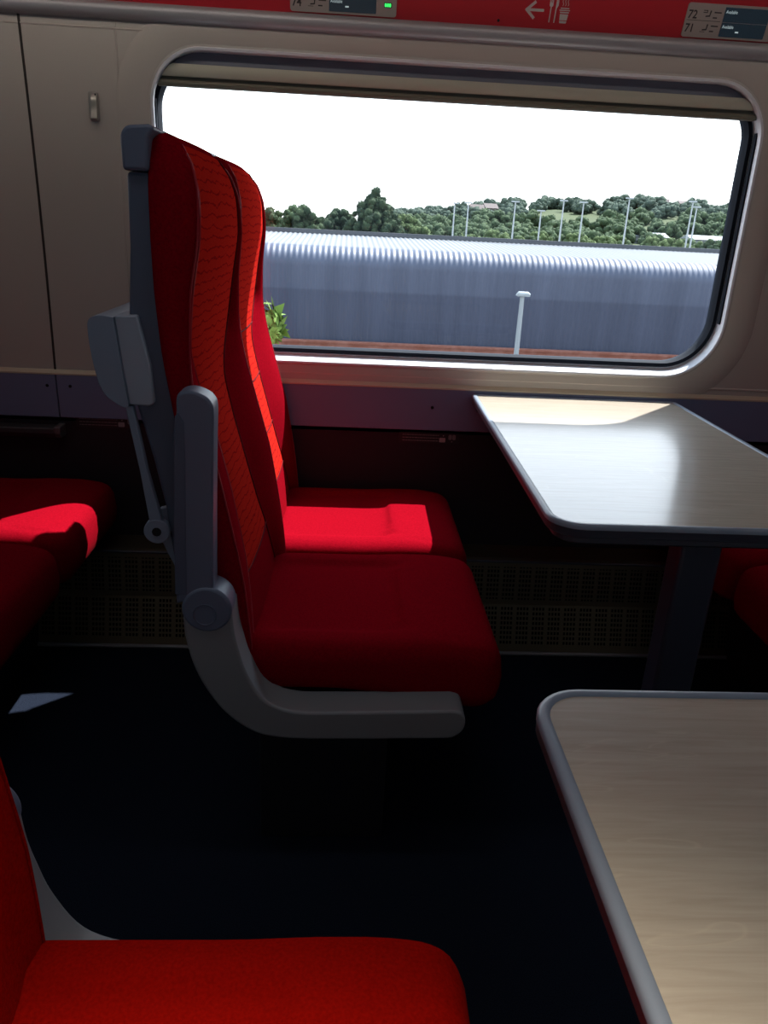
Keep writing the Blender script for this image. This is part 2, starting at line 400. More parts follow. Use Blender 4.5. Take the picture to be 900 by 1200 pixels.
# coat hook
hk = empty('coat_hook', 'small satin coat hook flush on the cream wall panel', 'hook', (-.615, YW, 1.373))
bm = bmesh.new(); prism_y(bm, rrect(-.0115, .0115, -.032, .030, .005, 5), -.006, 0); finish(bm, 'plate', M['hook'], hk, bevel=.0015)
bm = bmesh.new()
prof = catmull([(-.006, .024), (-.012, .012), (-.014, -.006), (-.018, -.020), (-.020, -.029), (-.014, -.030), (-.010, -.022), (-.008, -.004), (-.005, .010)], 4)
prism_x(bm, prof, -.0035, .0095); finish(bm, 'prong', M['hook'], hk, ang=50)
bm = bmesh.new(); prism_y(bm, rrect(.0045, .0070, -.012, .026, .001, 2), -.0075, -.006); finish(bm, 'slot', M['gasket'], hk)

# stickers under the dado
def sticker(label, x0, x1, zc, h):
    o = empty('safety_sticker', label, 'sticker', ((x0 + x1) / 2, YW - .001, zc), group='black notices on the dark lower wall'); wd = x1 - x0
    bm = bmesh.new(); prism_y(bm, rrect(-wd / 2, wd / 2, -h / 2, h / 2, .003, 3), -.0012, 0); finish(bm, 'backing', M['sticker'], o)
    bm = bmesh.new()
    for r_ in range(3):
        x = -wd / 2 + .010; z = h * .27 - r_ * h * .27; lim = .13 * wd + (.02 if r_ == 2 else .03) * wd
        while x < lim:
            l_ = random.uniform(.003, .009); box(bm, x, min(x + l_, lim), -.0018, -.0012, z - .0011, z + .0011); x += l_ + .0017
    finish(bm, 'small_print', M['stprint'], o, sm=False)
    bm = bmesh.new(); prism_y(bm, rrect(wd * .17, wd * .27, -h * .38, h * .05, .002, 3), -.0018, -.0012); disc_y(bm, wd * .235, h * .25, .0016, -.0018, -.0012, 10)
    finish(bm, 'icon', M['sticon'], o, sm=False)
    bm = bmesh.new(); prism_y(bm, rrect(wd * .32, wd * .375, -h * .12, h * .36, .003, 3), -.0018, -.0012); prism_y(bm, rrect(wd * .385, wd * .44, -h * .12, h * .36, .003, 3), -.0018, -.0012); disc_y(bm, wd * .38, -h * .3, .0018, -.0018, -.0012, 10)
    finish(bm, 'icon', M['stprint'], o, sm=False)
sticker('black notice with small print and icons under the dado beside the table', .155, .325, .588, .030)
sticker('black notice with small print and icons behind the tray of the first seat pair', -.730, -.560, .600, .030)

# ledge on the lower wall far left
lg = empty('wall_ledge', 'dark grey ledge on the lower wall above the rear seats', 'ledge', (-1.05, YW, .585))
bm = bmesh.new(); prism_x(bm, [(0, -.024), (-.035, -.024), (-.045, -.010), (-.045, .004), (0, .004)], -.33, .275); finish(bm, 'body', mat('ledge_dark_grey', (.035, .03, .035), .5), lg, bevel=.003)
bm = bmesh.new(); prism_x(bm, [(0, -.024), (-.037, -.024), (-.047, -.010), (-.047, .009), (0, .009)], .275, .292); finish(bm, 'end_cap', mat('ledge_cap_grey', (.09, .08, .085), .5), lg, bevel=.003)

# heating grille along the wall foot
hg = empty('heating_grille', 'long punched metal heating grille along the foot of the window wall', 'grille', (.3, 1.9, 0))
bm = bmesh.new()
vs = []
for x in (X0 - .3 + .01, X1 - .3 - .01):
    vs.append([bm.verts.new((x, y - 1.9, z)) for (y, z) in ((1.905, .004), (1.945, .140), (1.965, .262), (1.985, .268), (2.078, .268))])
for a in range(4): bm.faces.new((vs[0][a], vs[0][a + 1], vs[1][a + 1], vs[1][a]))
finish(bm, 'cover', M['grille'], hg, sm=False)
bm = bmesh.new(); tube(bm, [(X0 - .29, .001, .006), (X1 - .31, .001, .006)], .006, 8); finish(bm, 'foot_rail', M['silver'], hg)
bm = bmesh.new(); tube(bm, [(X0 - .29, .066, .265), (X1 - .31, .066, .265)], .004, 8); finish(bm, 'top_rail', M['tunder'], hg)

# ------------------------------------------------------------------ reservation displays & pictograms on the red band
def band_pt(x, v, out=0): 
    p = Vector((x, 2.072, 1.588)) + BU * v + Vector((0, -math.cos(th), -math.sin(th))) * out; return p
BR = (math.pi / 2 + th, 0, 0)
def flat(name, poly, m, parent, z0=.0, z1=.0008):
    bm = bmesh.new(); prism_z(bm, poly, z0, z1); return finish(bm, name, m, parent, sm=False)
def txt(name, s, x, y, size, m, parent, z, sx=1, bold=0):
    c = bpy.data.curves.new(name, 'FONT'); c.body = s; c.size = size; c.offset = bold; c.resolution_u = 3
    c.materials.append(m); o = bpy.data.objects.new(name, c); COL.objects.link(o); bpy.context.view_layer.update()
    me = bpy.data.meshes.new_from_object(o.evaluated_get(bpy.context.evaluated_depsgraph_get())); bpy.data.objects.remove(o)
    if not me.materials: me.materials.append(m)
    o = bpy.data.objects.new(name, me); COL.objects.link(o); o.parent = parent; o.location = (x, y, z); o.scale = (sx, 1, 1); return o
def display(label, x0, top, bot, lines):
    r = empty('seat_reservation_display', label, 'display', band_pt(x0, .0385), BR, 'seat reservation displays on the red band')
    flat('bezel', rrect(0, .244, -.034, .034, .006, 4), M['disp'], r, 0, .003)
    flat('screen', rrect(.089, .197, -.0295, .029, .001, 2), M['screen'], r, .003, .0038)
    for n_, (num, yy) in enumerate(((top, .0035), (bot, -.0235))):
        txt('seat_number', num, .004, yy, .0235, M['ink'], r, .0032, .95, .0004)
        # seat pictogram
        bm = bmesh.new(); bx_ = .043; b0 = yy + .001
        prism_z(bm, [(bx_ + .012, b0 + .016), (bx_ + .015, b0 + .016), (bx_ + .0135, b0 + .004), (bx_ + .003, b0 + .003), (bx_ + .003, b0 + .0055), (bx_ + .0115, b0 + .0065)], .003, .0036)
        if n_ == 0: prism_z(bm, [(bx_ - .004, b0 + .011), (bx_ + .006, b0 + .011), (bx_ + .006, b0 + .0165), (bx_ - .004, b0 + .0165), (bx_ - .004, b0 + .0150), (bx_ + .0045, b0 + .0150), (bx_ + .0045, b0 + .0125), (bx_ - .004, b0 + .0125)], .003, .0036)
        else: prism_z(bm, [(bx_ - .002, b0 + .0), (bx_ + .010, b0 + .0), (bx_ + .010, b0 + .001), (bx_ - .002, b0 + .001)], .003, .0036)
        finish(bm, 'pictogram', M['ink'], r, sm=False)
        bm = bmesh.new(); prism_z(bm, rrect(.065, .082, yy + .0125, yy + .0150, .0005, 2), .003, .0036); prism_z(bm, rrect(.064, .074, yy + .002, yy + .0045, .0005, 2), .003, .0036); finish(bm, 'caption', M['ink'], r, sm=False)
    flat('divider', [(.004, -.0005), (.084, -.0005), (.084, .0005), (.004, .0005)], M['ink'], r, .003, .0035)
    flat('divider', [(.089, -.0012), (.197, -.0012), (.197, -.0002), (.089, -.0002)], M['stprint'], r, .0038, .0042)
    for (s, x, y) in lines: txt('screen_text', s, x, y, .0095, M['lcd'], r, .0041, .8)
    flat('status_mark', rrect(.126, .134, -.0205, -.0175, .0005, 2), M['lcd'], r, .0038, .0042)
    bm = bmesh.new(); prism_z(bm, rrect(.215, .233, -.016, -.006, .001, 2), .003, .0034); finish(bm, 'led_window', M['ink'], r, sm=False)
    bm = bmesh.new()
    for k in range(3): prism_z(bm, rrect(.2165 + k * .0052, .2205 + k * .0052, -.0145, -.0075, .0008, 2), .0034, .004)
    finish(bm, 'led', M['led'], r, sm=False)
    return r
display('grey seat display numbered 72 and 71 on the red band', .768, '72', '71', (('Available', .092, .017), ('Available', .092, -.0125)))
display('grey seat display with a green light and the number 74 above the window', -.151, '73', '74', (('Available', .092, .017), ('Available', .092, -.0125)))
ar = empty('arrow_pictogram', 'pale arrow pointing left on the red band', 'sign', band_pt(.4135, .0372), BR)
bm = bmesh.new(); prism_z(bm, rrect(-.014, .021, -.0028, .0028, .0014, 3), .0, .0008)
for s in (1, -1):
    a = Vector((-.0195, 0)); b = Vector((.0, s * .0165)); d = (b - a).normalized(); nrm = Vector((-d.y, d.x)) * .0030
    prism_z(bm, [tuple(a - d * .002 + nrm), tuple(b + nrm), tuple(b - nrm), tuple(a - d * .002 - nrm)], .0, .0009)
finish(bm, 'arrow', M['icon'], ar, sm=False)
cu = empty('buffet_pictogram', 'pale fork, knife and steaming cup pictogram on the red band', 'sign', band_pt(.450, .0145), BR)
bm = bmesh.new(); prism_z(bm, rrect(-.0012, .0012, 0, .036, .001, 2), 0, .0008); prism_z(bm, rrect(-.0042, .0042, .031, .039, .003, 3), 0, .0009)
for k in (-1, 0, 1): prism_z(bm, rrect(k * .0032 - .0009, k * .0032 + .0009, .037, .053, .0005, 2), 0, .0008)
finish(bm, 'fork', M['icon'], cu, sm=False)
bm = bmesh.new(); prism_z(bm, [(.0105, 0), (.0130, 0), (.0135, .028), (.0165, .034), (.0165, .055), (.0135, .055), (.0110, .045)], 0, .0008); finish(bm, 'knife', M['icon'], cu, sm=False)
bm = bmesh.new()
prism_z(bm, [(.0245, 0), (.0400, 0), (.0408, .0045), (.0240, .0045)], 0, .0008); prism_z(bm, [(.0238, .0060), (.0411, .0060), (.0425, .0180), (.0228, .0180)], 0, .0008)
prism_z(bm, [(.0225, .0200), (.0430, .0200), (.0435, .0225), (.0222, .0225)], 0, .0008); prism_z(bm, [(.0205, .0245), (.0450, .0245), (.0450, .0265), (.0205, .0265)], 0, .0008)
prism_z(bm, [(.0225, .0285), (.0430, .0285), (.0425, .0305), (.0230, .0305)], 0, .0008)
for k in range(3):
    p = catmull([(.0265 + k * .006 + .0013 * math.sin(j * 1.8), .034 + j * .0035) for j in range(6)], 3)
    for a, b in zip(p, p[1:]): prism_z(bm, [(a[0] - .0006, a[1]), (a[0] + .0006, a[1]), (b[0] + .0006, b[1]), (b[0] - .0006, b[1])], 0, .0008)
finish(bm, 'cup', M['icon'], cu, sm=False)

# ------------------------------------------------------------------ seats
ZS = [.36, .41, .50, .56, .60, .69, .785, .86, .90, .95, 1.04, 1.115, 1.18, 1.215, 1.24, 1.252, 1.257]
FA = [-.146, -.149, -.156, -.162, -.169, -.186, -.206, -.231, -.237, -.238, -.233, -.219, -.217, -.226, -.242, -.256, -.272]
FB = [-.112, -.120, -.128, -.136, -.142, -.157, -.182, -.202, -.211, -.218, -.217, -.208, -.212, -.226, -.244, -.258, -.273]
XB = [-.200, -.205, -.215, -.222, -.228, -.240, -.255, -.266, -.272, -.279, -.285, -.286, -.286, -.286, -.286, -.285, -.284]
DC = [.008, .010, .014, .017, .020, .024, .025, .022, .018, .013, .005, .003, .003, .003, .002, .001, .000]   # centre sits behind the crests
HW = [.185, .180, .140, .118, .104, .088, .085, .100, .125, .172, .190, .192, .190, .182, .168, .150, .125]
INS = [0, 0, 0, 0, 0, 0, 0, 0, 0, 0, 0, .001, .004, .012, .026, .042, .070]
SW = .432
def back_section(z):
    g = lambda arr: interp(z, ZS, arr)
    fa, fb, xb, dc, hw, ins = g(FA), g(FB), g(XB), g(DC), g(HW), g(INS)
    yc = SW / 2; ya = ins; yb = SW - ins; hw = min(hw, (yb - ya) / 2 - .012)
    ca, cb = ya + .020, yb - .020
    def front(y):
        t = (y - ca) / (cb - ca); cr = lerp(fa, fb, max(0, min(1, t))); mid = lerp(fa, fb, .5) * .6 + lerp(fa, fb, t) * .4 - dc
        if y < ca:
            q = (ca - y) / (ca - ya); return lerp(cr, xb, .0) - (1 - math.sqrt(max(0, 1 - q * q))) * min(.03, (cr - xb) * .6)
        if y > cb:
            q = (y - cb) / (yb - cb); return cr - (1 - math.sqrt(max(0, 1 - q * q))) * min(.03, (cr - xb) * .6)
        d = abs(y - yc)
        if d <= hw: return mid + .004 * (1 - (d / hw) ** 2)
        half = (cb - ca) / 2 if True else 0
        q = (d - hw) / max(1e-4, half - hw); return lerp(mid, cr, math.sin(min(1, q) * math.pi / 2) ** 1.0)
    ys = []
    for k in range(5): ys.append(lerp(ya, ca, 1 - math.cos(k / 5 * math.pi / 2)) if False else ya + (ca - ya) * (1 - math.cos(k / 5 * math.pi / 2)))
    ys = [ya + (ca - ya) * (1 - math.cos(k / 5 * math.pi / 2)) for k in range(5)]
    ys += [lerp(ca, yc - hw, k / 6) for k in range(6)]
    ys += [lerp(yc - hw, yc + hw, k / 10) for k in range(11)]
    ys += [lerp(yc + hw, cb, (k + 1) / 6) for k in range(6)]
    ys += [yb - (yb - cb) * (1 - math.cos((4 - k) / 5 * math.pi / 2)) for k in range(5)]
    pts = [(front(y), y) for y in ys]
    return pts, xb, ya, yb
LEV = []
for i in range(len(ZS) - 1):
    n = max(1, int(round((ZS[i + 1] - ZS[i]) / .014)))
    LEV += [lerp(ZS[i], ZS[i + 1], k / n) for k in range(n)]
LEV.append(ZS[-1])
# smooth the control curves a little through a moving average of sections
def sections():
    secs = []
    for z in LEV:
        acc = None; tot = 0
        for dz, wt in ((-.022, 1), (-.011, 2), (0, 3), (.011, 2), (.022, 1)):
            zz = max(LEV[0], min(LEV[-1], z + dz))
            if z > 1.2: zz = z
            p, xb, ya, yb = back_section(zz)
            fl = [c for q in p for c in q] + [xb, ya, yb]
            acc = [a + wt * f for a, f in zip(acc, fl)] if acc else [wt * f for f in fl]; tot += wt
        acc = [a / tot for a in acc]; secs.append((z, [(acc[2*i], acc[2*i+1]) for i in range((len(acc) - 3) // 2)], acc[-3], acc[-2], acc[-1]))
    return secs
SECS = sections()
P0, P1 = 11, 21       # first and last column of the middle panel
ZEND = .545           # the lined fabric stops here
def make_seat(label, loc, rotz=0, mir=1, arm=True, tray=True, group=None, seams=False, bsh=0, plain=False):
    root = empty('train_seat', label, 'seat', loc, (0, 0, rotz), group)
    m_ = lambda y: y * mir
    # back cushion
    bm = bmesh.new(); rows = []; nF = len(SECS[0][1])
    for (z, p, xb, ya, yb) in SECS:
        r_ = [bm.verts.new((x + bsh * (1 + 4 * (z - .42)), m_(y), z)) for x, y in p]
        xm = (xb + p[0][0]) / 2
        r_ += [bm.verts.new((xb + .004, m_(yb), z)), bm.verts.new((xb, m_(yb - .006), z)), bm.verts.new((xb, m_(ya + .006), z)), bm.verts.new((xb + .004, m_(ya), z))]
        rows.append(r_)
    n = len(rows[0])
    for i in range(len(rows) - 1):
        for k in range(n):
            if P0 <= k < P1 and SECS[i][0] >= ZEND and SECS[i][0] < 1.225: continue
            bm.faces.new((rows[i][k], rows[i][(k + 1) % n], rows[i + 1][(k + 1) % n], rows[i + 1][k]))
    bm.faces.new(rows[0]); bm.faces.new(rows[-1])
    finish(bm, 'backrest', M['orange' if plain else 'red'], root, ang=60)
    bm = bmesh.new(); pr = []
    for (z, p, xb, ya, yb) in SECS:
        if z < ZEND - .001 or z > 1.24: continue
        pr.append([bm.verts.new((x + bsh * (1 + 4 * (z - .42)) + (.0015 if 0 < k < P1 - P0 else 0), m_(y), z)) for k, (x, y) in enumerate(p[P0:P1 + 1])])
    for a, b in zip(pr, pr[1:]): ring_faces(bm, a, b, False)
    cp = finish(bm, 'back_panel', M['lined'], root, ang=60); cp['label'] = 'brighter red panel with thin jagged dark lines'
    bm = bmesh.new()
    for c, mm_ in () if plain else ((P0, M['pipe']), (P1, M['seam'])):
        bm = bmesh.new(); tube(bm, [(p[c][0] + .0006 + bsh * (1 + 4 * (z - .42)), m_(p[c][1]), z) for (z, p, xb, ya, yb) in SECS if z <= 1.24], .0021, 6)
        finish(bm, 'piping', mm_, root)
    bm = bmesh.new()
    c = 4
    tube(bm, [(p[c][0] + .001 + bsh * (1 + 4 * (z - .42)), m_(p[c][1]), z) for (z, p, xb, ya, yb) in SECS if z <= 1.235], .0018, 6)
    c = nF - 5
    tube(bm, [(p[c][0] + .001 + bsh * (1 + 4 * (z - .42)), m_(p[c][1]), z) for (z, p, xb, ya, yb) in SECS if z <= 1.235], .0018, 6)
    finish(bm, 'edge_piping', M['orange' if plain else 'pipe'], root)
    for zz in (() if plain else (.545, .66, .78, .905) if seams else (.545,)):
        bm = bmesh.new(); s = min(SECS, key=lambda q: abs(q[0] - zz))
        tube(bm, [(x + .0018, m_(y), s[0]) for x, y in s[1][P0:P1 + 1]], .0016, 6)
        finish(bm, 'panel_seam', M['seam'], root)
    # hard shell behind
    bm = bmesh.new()
    fr = [(interp(z, ZS, XB) + .004, z) for z in (.44, .5, .6, .69, .785, .86, .92, 1.0, 1.1, 1.2)]
    rear = [(-.3155, 1.2), (-.318, 1.1), (-.326, 1.0), (-.331, .92), (-.322, .86), (-.303, .78), (-.288, .70), (-.278, .6), (-.262, .5), (-.245, .44)]
    prism_y(bm, fr + rear, m_(.012), m_(SW - .012)); finish(bm, 'back_shell', M['greydk'], root, bevel=.006)
    bm = bmesh.new()
    capp = [(-.282, 1.201), (-.3185, 1.201), (-.3195, 1.235)] + [(-.3035 - .016 * math.cos(math.radians(a)), 1.240 + .019 * math.sin(math.radians(a))) for a in range(15, 91, 15)] + [(-.280, 1.261), (-.270, 1.257), (-.280, 1.245)]
    prism_y(bm, capp, m_(.004), m_(SW - .004)); finish(bm, 'shell_cap', M['arm'], root, bevel=.005)
    # seat cushion
    bm = bmesh.new(); XF, XR = .302, -.165
    base = [(x, y) for x, y in rrect(XR, XF, 0, SW, (.03, .045, .045, .03), 7)]
    # subdivide the straight runs
    ol = []
    for i in range(len(base)):
        a, b = base[i], base[(i + 1) % len(base)]; L_ = math.dist(a, b); k_ = max(1, int(L_ / .025))
        ol += [(lerp(a[0], b[0], t / k_), lerp(a[1], b[1], t / k_)) for t in range(k_)]
    cx, cy = (XF + XR) / 2, SW / 2
    def top(x, y):
        z = .447 - .010 * smooth(.2, .30, x) + .004 * smooth(.05, .16, x)
        inn = smooth(.165, .135, abs(y - cy)) * smooth(.125, .105, x)
        z -= .009 * inn
        z -= .0045 * math.exp(-((x - .118) / .005) ** 2) * smooth(.17, .15, abs(y - cy))
        edge = .135 + .045 * smooth(.12, .2, x)
        if x > .1: z -= .0022 * math.exp(-((abs(y - cy) - edge) / .004) ** 2)
        e = min(y, SW - y, XF - x)
        z -= .012 * max(0, 1 - e / .05) ** 2
        return z
    def ins(p, d):
        vx, vy = p[0] - cx, p[1] - cy; hx_, hy_ = (XF - XR) / 2, SW / 2
        return (cx + vx * (hx_ - d) / hx_, cy + vy * (hy_ - d) / hy_)
    rings = []
    for (d, dz) in ((.05, -.004), (.02, 0), (.008, .006), (.001, .018), (0, .035), (0, .055), (0, None)):
        r_ = []
        for p in ol:
            q = ins(p, d); zb = .352 - .036 * smooth(-.02, .26, q[0])
            z = (zb + dz) if dz is not None else top(*q) - .022
            if p[0] > .25: q = (q[0] + .006 * math.sin(math.pi * smooth(zb, top(*q), z)), q[1])
            r_.append(bm.verts.new((q[0], m_(q[1]), z)))
        rings.append(r_)
    for (d, dz) in ((.0025, -.012), (.008, -.005), (.017, -.001), (.028, 0)):
        rings.append([bm.verts.new((ins(p, d)[0], m_(ins(p, d)[1]), top(*ins(p, d)) + dz)) for p in ol])
    for s in [1 - (k + 1) / 34 for k in range(33)]:
        r_ = []
        for p in ol:
            q = ins(p, .028); q = (cx + (q[0] - cx) * s, cy + (q[1] - cy) * s); r_.append(bm.verts.new((q[0], m_(q[1]), top(*q))))
        rings.append(r_)
    for a, b in zip(rings, rings[1:]): ring_faces(bm, a, b)
    bm.faces.new(rings[0]); bm.faces.new(rings[-1])
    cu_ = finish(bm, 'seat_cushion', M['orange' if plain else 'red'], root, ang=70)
    # pan and pedestal
    bm = bmesh.new(); prism_y(bm, [(-.20, .30), (-.14, .27), (.20, .265), (.24, .31), (.10, .335), (-.12, .352), (-.19, .44), (-.235, .46)], m_(.012), m_(SW - .012)); finish(bm, 'seat_pan', M['basebox'], root, bevel=.006)
    bm = bmesh.new(); box(bm, -.14, .10, min(m_(.02), m_(.40)), max(m_(.02), m_(.40)), 0, .27); finish(bm, 'pedestal', M['basebox'], root, bevel=.004)
    if tray:
        bm = bmesh.new()
        prism_y(bm, catmull([(-.352, 1.000), (-.372, 1.002), (-.388, .995), (-.390, .970), (-.386, .930), (-.378, .895), (-.366, .877), (-.345, .865), (-.338, .868)], 4) + [(-.338, .868), (-.345, .93)], m_(-.004), m_(SW - .02)); tr = finish(bm, 'tray_table', M['grey'], root, bevel=.003, ang=50, loc=(.007, 0, 0))
        bm = bmesh.new(); prism_y(bm, [(-.352, 1.002), (-.318, 1.004), (-.303, .93), (-.300, .872), (-.308, .866), (-.339, .868), (-.346, .93)], m_(.002), m_(SW - .026)); finish(bm, 'hinge_block', M['greylt'], tr, bevel=.003)
        for yy in (.004, SW - .028):
            bm = bmesh.new()
            pts = [(-.346, .866), (-.334, .866), (-.318, .76), (-.300, .675), (-.296, .655), (-.302, .640), (-.314, .640), (-.322, .652), (-.320, .672), (-.330, .76)]
            prism_y(bm, pts, m_(yy), m_(yy + .014)); disc_y(bm, -.309, .656, .0215, m_(yy - .001), m_(yy + .015)); finish(bm, 'tray_arm', M['grey'], tr, bevel=.002)
            bm = bmesh.new(); disc_y(bm, -.309, .656, .0075, m_(yy - .0022), m_(yy - .0008), 20); finish(bm, 'pivot_hole', M['black'], tr)
        for yy in (.020, SW - .034):
            bm = bmesh.new(); prism_y(bm, [(-.300, .690), (-.262, .700), (-.250, .60), (-.262, .575), (-.276, .578), (-.290, .610), (-.300, .635)], m_(yy), m_(yy + .014))
            finish(bm, 'tray_bracket', M['grey'], root, bevel=.002)
    if arm:
        y0, y1 = -.060, -.014
        up = catmull([(-.262, .556), (-.2605, .60), (-.257, .70), (-.252, .80), (-.2475, .87), (-.2455, .896), (-.239, .904), (-.224, .9065), (-.207, .901), (-.197, .893), (-.1920, .878), (-.194, .83), (-.198, .72), (-.2005, .63), (-.2015, .58)], 4)
        bm = bmesh.new(); prism_y(bm, up, m_(y0), m_(y1)); ao = finish(bm, 'armrest', M['arm'], root, bevel=.006, seg=4)
        bm = bmesh.new(); bk = [(-.2625, .575), (-.2585, .70), (-.2535, .80), (-.2490, .868), (-.2445, .874), (-.2360, .86), (-.2365, .80), (-.2405, .70), (-.2435, .60), (-.2440, .575)]
        prism_y(bm, bk, m_(y0 - .0012), m_(y1 + .001)); finish(bm, 'armrest_inlay', M['greydk'], ao, bevel=.001, seg=2)
        bm = bmesh.new(); disc_y(bm, -.2130, .548, .0405, m_(y0 - .003), m_(y1 + .006), 40); finish(bm, 'pivot_hub', M['arm'], root, bevel=.005)
        bm = bmesh.new(); 
        pts = [(-.216 + .0185 * math.cos(a * math.pi / 16), m_(y0 - .0036), .540 + .0185 * math.sin(a * math.pi / 16)) for a in range(32)]
        tube(bm, pts, .0009, 6, closed=True); finish(bm, 'hub_ring', M['greydk'], root)
        outer = catmull([(-.2525, .548), (-.251, .50), (-.240, .445), (-.222, .400), (-.195, .356), (-.162, .323), (-.125, .303), (-.07, .2955), (0, .2955), (.10, .2975), (.19, .300), (.212, .304), (.226, .318), (.229, .338), (.222, .354), (.205, .3595)], 4)
        inner = catmull([(.205, .3595), (.10, .3555), (.0, .3525), (-.06, .352), (-.098, .361), (-.128, .383), (-.152, .430), (-.163, .47), (-.170, .505), (-.1735, .548)], 4)
        bm = bmesh.new(); prism_y(bm, outer + inner[1:], m_(y0), m_(y1 + .022)); finish(bm, 'armrest_support', M['armlow'], root, bevel=.005, seg=4)
    return root

G = 'red train seats'
make_seat('complete red aisle seat with its armrest folded up and tray folded behind', (0, 1.18, 0), arm=True)
make_seat('complete red window seat beside the window, sunlight across its cushion', (0, 1.632, 0), arm=False, seams=True)
make_seat('red aisle seat of the row behind, dark front corner at the left edge', (-.93, 1.18, 0))
make_seat('red window seat of the row behind, its front corner in bright sunlight', (-.93, 1.632, 0), arm=False)
make_seat('red window seat facing the other way, seen beneath the far table', (1.235, 2.064, 0), rotz=math.pi, arm=False)
make_seat('red aisle seat facing the other way beyond the pedestal of the far table', (1.235, 1.612, 0), rotz=math.pi, mir=1, arm=False)
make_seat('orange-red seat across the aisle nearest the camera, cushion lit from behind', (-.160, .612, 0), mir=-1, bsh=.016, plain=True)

# ------------------------------------------------------------------ tables
def table(label, loc, outline, ped, s=1):
    t = empty('table', label, 'table', loc, group='wood-topped train tables')
    r = outline
    def inset(d):
        n = len(r); out = []
        for i in range(n):
            a, b, c = Vector(r[i - 1]), Vector(r[i]), Vector(r[(i + 1) % n])
            e1 = (b - a).normalized(); e2 = (c - b).normalized(); nn = Vector((-(e1 + e2).y, (e1 + e2).x))
            nn.normalize(); k = max(.5, nn.dot(Vector((-e1.y, e1.x)))); out.append(tuple(b + nn * d / k))
        return out
    bm = bmesh.new(); poly = inset(.0125)
    a = [bm.verts.new((p[0], p[1], .7185)) for p in poly]; b = [bm.verts.new((p[0], p[1], .700)) for p in poly]
    bm.faces.new(a); bm.faces.new(b[::-1]); ring_faces(bm, a, b); finish(bm, 'tabletop', M['wood'], t, sm=False)
    bm = bmesh.new(); L = []
    for (d, z) in ((.0128, .7180), (.0115, .7198), (.006, .7206), (.002, .7198), (0, .717), (0, .712)):
        L.append([bm.verts.new((p[0], p[1], z)) for p in inset(d)])
    for A, B in zip(L, L[1:]): ring_faces(bm, A, B)
    finish(bm, 'rim', M['rim'], t, ang=60)
    bm = bmesh.new(); L = []
    for (d, z) in ((.0, .712), (.0008, .7115), (.0008, .700), (.003, .6975), (.010, .6965), (.03, .6960)):
        L.append([bm.verts.new((p[0], p[1], z)) for p in inset(d)])
    for A, B in zip(L, L[1:]): ring_faces(bm, A, B)
    finish(bm, 'edge_band', M['edge'], t, ang=60)
    bm = bmesh.new(); L = []
    for (d, z) in ((.014, .6965), (.015, .684), (.03, .676)): L.append([bm.verts.new((p[0], p[1], z)) for p in inset(d)])
    for A, B in zip(L, L[1:]): ring_faces(bm, A, B)
    bm.faces.new(L[-1]); finish(bm, 'underside', M['tunder'], t, sm=False)
    bm = bmesh.new(); box(bm, ped[0], ped[1], ped[2], ped[3], .012, .678); finish(bm, 'pedestal', M['ped'], t, bevel=.008)
    bm = bmesh.new(); box(bm, ped[0] - .02, ped[1] + .02, ped[2] - .02, ped[3] + .06, 0, .012); finish(bm, 'foot_plate', M['basebox'], t, bevel=.003)
    return t
o1 = rrect(.333 - .63, .917 - .63, 1.105 - 1.6, 2.066 - 1.6, (.055, .055, .012, .012), 8)
# slight taper on the near side towards the wall (wider at wall)
o1 = [(x + (.014 if x < 0 else 0) * smooth(-.4, .45, y), y) for x, y in o1]
# notch at the wall corner, right
o1n = []
for x, y in o1:
    o1n.append((x, y))
table('far wood-topped table by the window with sunlight on its wall end', (.63, 1.6, 0), o1n, (.012, .092, -.30, -.24))
o2 = rrect(-.30, .29, -.47, .476, (.012, .012, .052, .052), 8)
table('near wood-topped table at the bottom right with grey rounded rim', (.492, .178, 0), o2, (-.02, .06, .10, .16))

# ------------------------------------------------------------------ outside
GZ = -4.8
def gmat(name, c1, c2, scale, rough=.9):
    m = mat(name, c1, rough, spec=.15); nt = m.node_tree; b = nt.nodes['Principled BSDF']; tc = nt.nodes['Texture Coordinate']
    n = nt.nodes.new('ShaderNodeTexNoise'); n.inputs['Scale'].default_value = scale; n.inputs['Detail'].default_value = 6
    nt.links.new(tc.outputs['Object'], n.inputs['Vector']); r = nt.nodes.new('ShaderNodeValToRGB')
    r.color_ramp.elements[0].position = .35; r.color_ramp.elements[1].position = .65
    r.color_ramp.elements[0].color = (*c1, 1); r.color_ramp.elements[1].color = (*c2, 1); nt.links.new(n.outputs['Fac'], r.inputs['Fac']); nt.links.new(r.outputs[0], b.inputs['Base Color'])
    return m
bm = bmesh.new(); box(bm, -900, 1400, 3.2, 1500, GZ - .5, GZ); struct(finish(bm, 'ground', gmat('yard_ground', (.05, .052, .06), (.075, .075, .08), .3), sm=False))
